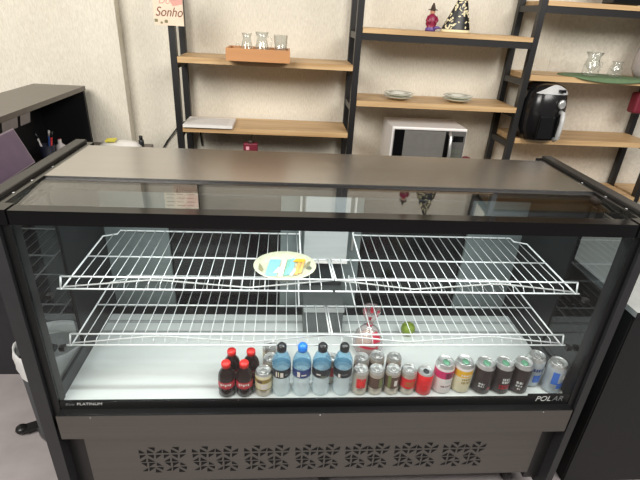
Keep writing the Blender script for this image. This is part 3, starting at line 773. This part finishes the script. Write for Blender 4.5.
# ------------------------------------------------------------------ desk at the left
dk = thing('reception_desk', 'charcoal desk with a dark open hutch at the left end of the case', 'desk', (0, 0, 0))
part('desktop', dk, (-1.60, -.975, .22, 1.285, 1.005, 1.03, 'desk_top_reflect'), (-.9749, -.83, .70, 1.285, 1.005, 1.03, 'desk_top_reflect'))
part('front_panel', dk, (-1.60, -1.0, .715, .735, .0, 1.0049, 'desk'))
part('end_panel', dk, (-.999, -.975, .735, 1.285, .0, 1.0049, 'desk'))
hu = part('hutch_top', dk, (-1.365, -1.125, .25, 1.285, 1.286, 1.306, 'desk_top_reflect'))
part('hutch_back', dk, (-1.365, -1.347, .25, 1.265, 1.0302, 1.2859, 'desk_in'))
for y in (.25, 1.266): part('hutch_side', dk, (-1.365, -1.13, y, y + .018, 1.0302, 1.2859, 'desk_in'))
part('hutch_shelf_base', dk, (-1.3469, -1.131, .2685, 1.2655, 1.0302, 1.034, 'desk_in'))
# monitor
mo = thing('tablet_screen', 'mauve touch screen leaning back on a small stand on the desk', 'screen', (0, 0, 0))
c = Vector((-1.071, .395, 1.203)); ey = Vector((0, .152, .004)); up = Vector((-.024, 0, .06)); nn = ey.cross(up).normalized()
MB().obox(c, ey, up, nn * .006, 'screen_frame').build('bezel', mo)
sgn = 1 if nn.x > 0 else -1
MB().obox(c + nn * sgn * .0066, ey * .965, up * .94, nn * .0008, 'screen').build('display', mo)
MB().box(-1.10, -1.03, .36, .46, 1.0303, 1.038, 'desk').obox((-1.085, .41, 1.09), (.008, 0, 0), (0, .02, 0), (0, 0, .052), 'desk').build('stand', mo)
# notes, cup, pens, pouch
for i, (y0, y1, l) in enumerate(((.545, .645, 'nearer grey paper note taped under the hutch edge'), (.665, .735, 'farther grey paper note taped under the hutch edge'))):
    n_ = MB().obox((-1.124, (y0 + y1) / 2, 1.268), (.0006, 0, 0), (0, (y1 - y0) / 2, 0), (.001, .004, .018), 'stk')
    tag(n_.build('paper_note'), l, 'note', 'notes under the hutch edge')
cu = MB().lathe([(.028, 0), (.032, .075), (.030, .075), (.026, .004), (0, .004)], 'navy_dark', 20, cap=False).build('pen_cup', loc=(-1.18, .92, 1.0345))
tag(cu, 'dark pen cup standing in the open hutch', 'cup')
for i, (dx, dy, k, kt, l) in enumerate(((-.012, -.006, 'white', 'blackcap', 'white pen standing in the dark pen cup'), (.010, .008, 'red', 'blackcap', 'red pen standing in the dark pen cup'), (.002, .014, 'blue_lab', 'white', 'blue pen standing in the dark pen cup'))):
    p_ = MB().tube([(dx * .6, dy * .6, .008), (dx * 2.0, dy * 2.0, .105)], .0042, k, 8).build('pen', loc=(-1.18, .92, 1.0345)); tag(p_, l, 'pen', 'pens in the cup')
    MB().tube([(dx * 2.0, dy * 2.0, .105), (dx * 2.5, dy * 2.5, .13)], .0046, kt, 8).build('pen_cap', p_)
bt = MB().lathe([(.018, 0), (.02, .004), (.02, .05), (.008, .06), (.008, .078), (0, .079)], ['pale', 'pale', 'pale', 'pale', 'red'], 16).build('glue_bottle', loc=(-1.165, 1.01, 1.0345))
tag(bt, 'small pale bottle with red tip standing behind the pen cup', 'bottle')
pw = MB().box(-1.365, -1.28, .68, .80, 1.3065, 1.33, 'navy_dark', bev=.008).build('pouch'); tag(pw, 'dark navy pouch lying on top of the hutch', 'pouch')
MB().tube([(-1.36, .70, 1.3305), (-1.29, .78, 1.3305)], .0015, 'chrome', 5).build('zipper', pw)
wp = lumpy([(0, .001), (.09, .001), (.095, .012), (.07, .028), (.03, .036), (0, .037)], 'paper', 24, 4, .06, sy=.6).build('folded_cloth', loc=(-.965, 1.2, 1.0302)); wp.scale = (1.1, 1, 1.0)
tag(wp, 'crumpled white cloth lying on the desk behind the case', 'cloth')
yn = MB().obox((-1.0, 1.175, 1.0725), (.024, 0, .002), (0, .016, .002), (0, -.0003, .004), 'yellow_note').build('sticky_note'); tag(yn, 'yellow sticky pad lying on the crumpled white cloth', 'sticky note')
ck = thing('small_black_bottle', 'tiny black bottle standing at the right end of the white cloth', 'bottle', (-.868, 1.215, 1.0303))
MB().lathe([(.012, 0), (.013, .004), (.013, .035), (.008, .042)], 'blackcap', 14).build('bottle_body', ck)
MB().lathe([(.009, .042), (.009, .058), (0, .059)], 'black', 12).build('cap', ck)
# pedal bin
bn = thing('pedal_bin', 'round grey pedal bin with white liner standing on the floor left of the case', 'trash bin', (-1.072, .42, 0))
MB().lathe([(.125, .0), (.128, .01), (.128, .03), (.122, .032), (.128, .44), (.124, .44), (.118, .036), (0, .036)], 'bin', 36).build('bin_body', bn)
lumpy([(.131, .345), (.1335, .38), (.1345, .42), (.132, .452), (.126, .456), (.121, .43), (.118, .30)], 'bag_white', 36, 6, .025).build('bin_liner', bn)
MB().lathe([(.118, .40), (.10, .405), (0, .405)], 'dull_black', 30, cap=False).build('bin_contents', bn)
pd = MB().obox((-.130, -.050, .028), (-.036, -.018, 0), (.010, -.020, 0), (0, 0, .006), 'black')
pd.lathe([(0, 0), (.02, .002), (.024, .012), (.02, .024), (0, .026)], 'black', 16, (-.175, -.065, .014)); pd.build('pedal', bn)
MB().box(-.145, -.132, -.02, .02, .36, .375, 'black').build('carry_handle', bn)

# ------------------------------------------------------------------ counter at the right
ct = thing('side_counter', 'black counter with a pale top standing right of the display case', 'counter', (0, 0, 0))
part('cabinet', ct, (1.025, 2.0, .07, .78, .0, .835, 'counter'))
part('side_shade_sheet', ct, (1.020, 1.0249, .075, .78, .0, .83, 'dull_black'))  # black sheet painting the shade on the counter's side of the gap
part('worktop', ct, (1.018, 2.0, .062, .79, .8352, .856, 'counter_top'))
part('worktop_edge', ct, (1.0175, 2.0, .0605, .0619, .8345, .8562, 'counter'))

# ------------------------------------------------------------------ camera and light
f = 455.0
R = Matrix(((.99645953, .01914595, .0818647), (-.06470613, -.44706054, .89216029), (.05367973, -.89429878, -.44423888)))
cam = bpy.data.cameras.new('camera'); cam.sensor_width = 36; cam.lens = f / 640 * 36; cam.clip_start = .02
co = bpy.data.objects.new('camera', cam); COL.objects.link(co)
cm = Matrix(((R[0][0], -R[0][1], -R[0][2]), (R[1][0], -R[1][1], -R[1][2]), (R[2][0], -R[2][1], -R[2][2]))).to_4x4()
cm.translation = Vector((-.152, -1.1, 1.68)); co.matrix_world = cm
scene.camera = co

def area(name, loc, target, sx, sy, power, col):
    l = bpy.data.lights.new(name, 'AREA'); l.shape = 'RECTANGLE'; l.size = sx; l.size_y = sy; l.energy = power; l.color = col
    o = bpy.data.objects.new(name, l); COL.objects.link(o); o.location = loc
    o.rotation_euler = (Vector(target) - Vector(loc)).to_track_quat('-Z', 'Y').to_euler(); return o
area('ceiling_light', (-1.7, -1.3, 2.75), (-.5, 1.4, 1.3), 1.8, 1.0, 96, (1, .96, .90))
area('ceiling_light', (1.5, -1.2, 2.85), (1.1, 1.4, 1.3), 1.6, 1.0, 66, (1, .97, .93))
area('case_light', (0, .06, 1.146), (0, .20, .53), 1.6, .03, 5.2, (.93, 1, .99))
area('case_light', (0, .40, 1.16), (0, .30, .53), 1.6, .03, 1.3, (.93, 1, .99))
w = bpy.data.worlds.new('world'); scene.world = w; w.use_nodes = True
bg = w.node_tree.nodes['Background']; bg.inputs[0].default_value = (1, .97, .93, 1); bg.inputs[1].default_value = .20
scene.view_settings.view_transform = 'Standard'; scene.view_settings.look = 'None'
scene.cycles.use_denoising = True
scene.cycles.max_bounces = 10; scene.cycles.transparent_max_bounces = 24; scene.cycles.caustics_reflective = False; scene.cycles.caustics_refractive = False
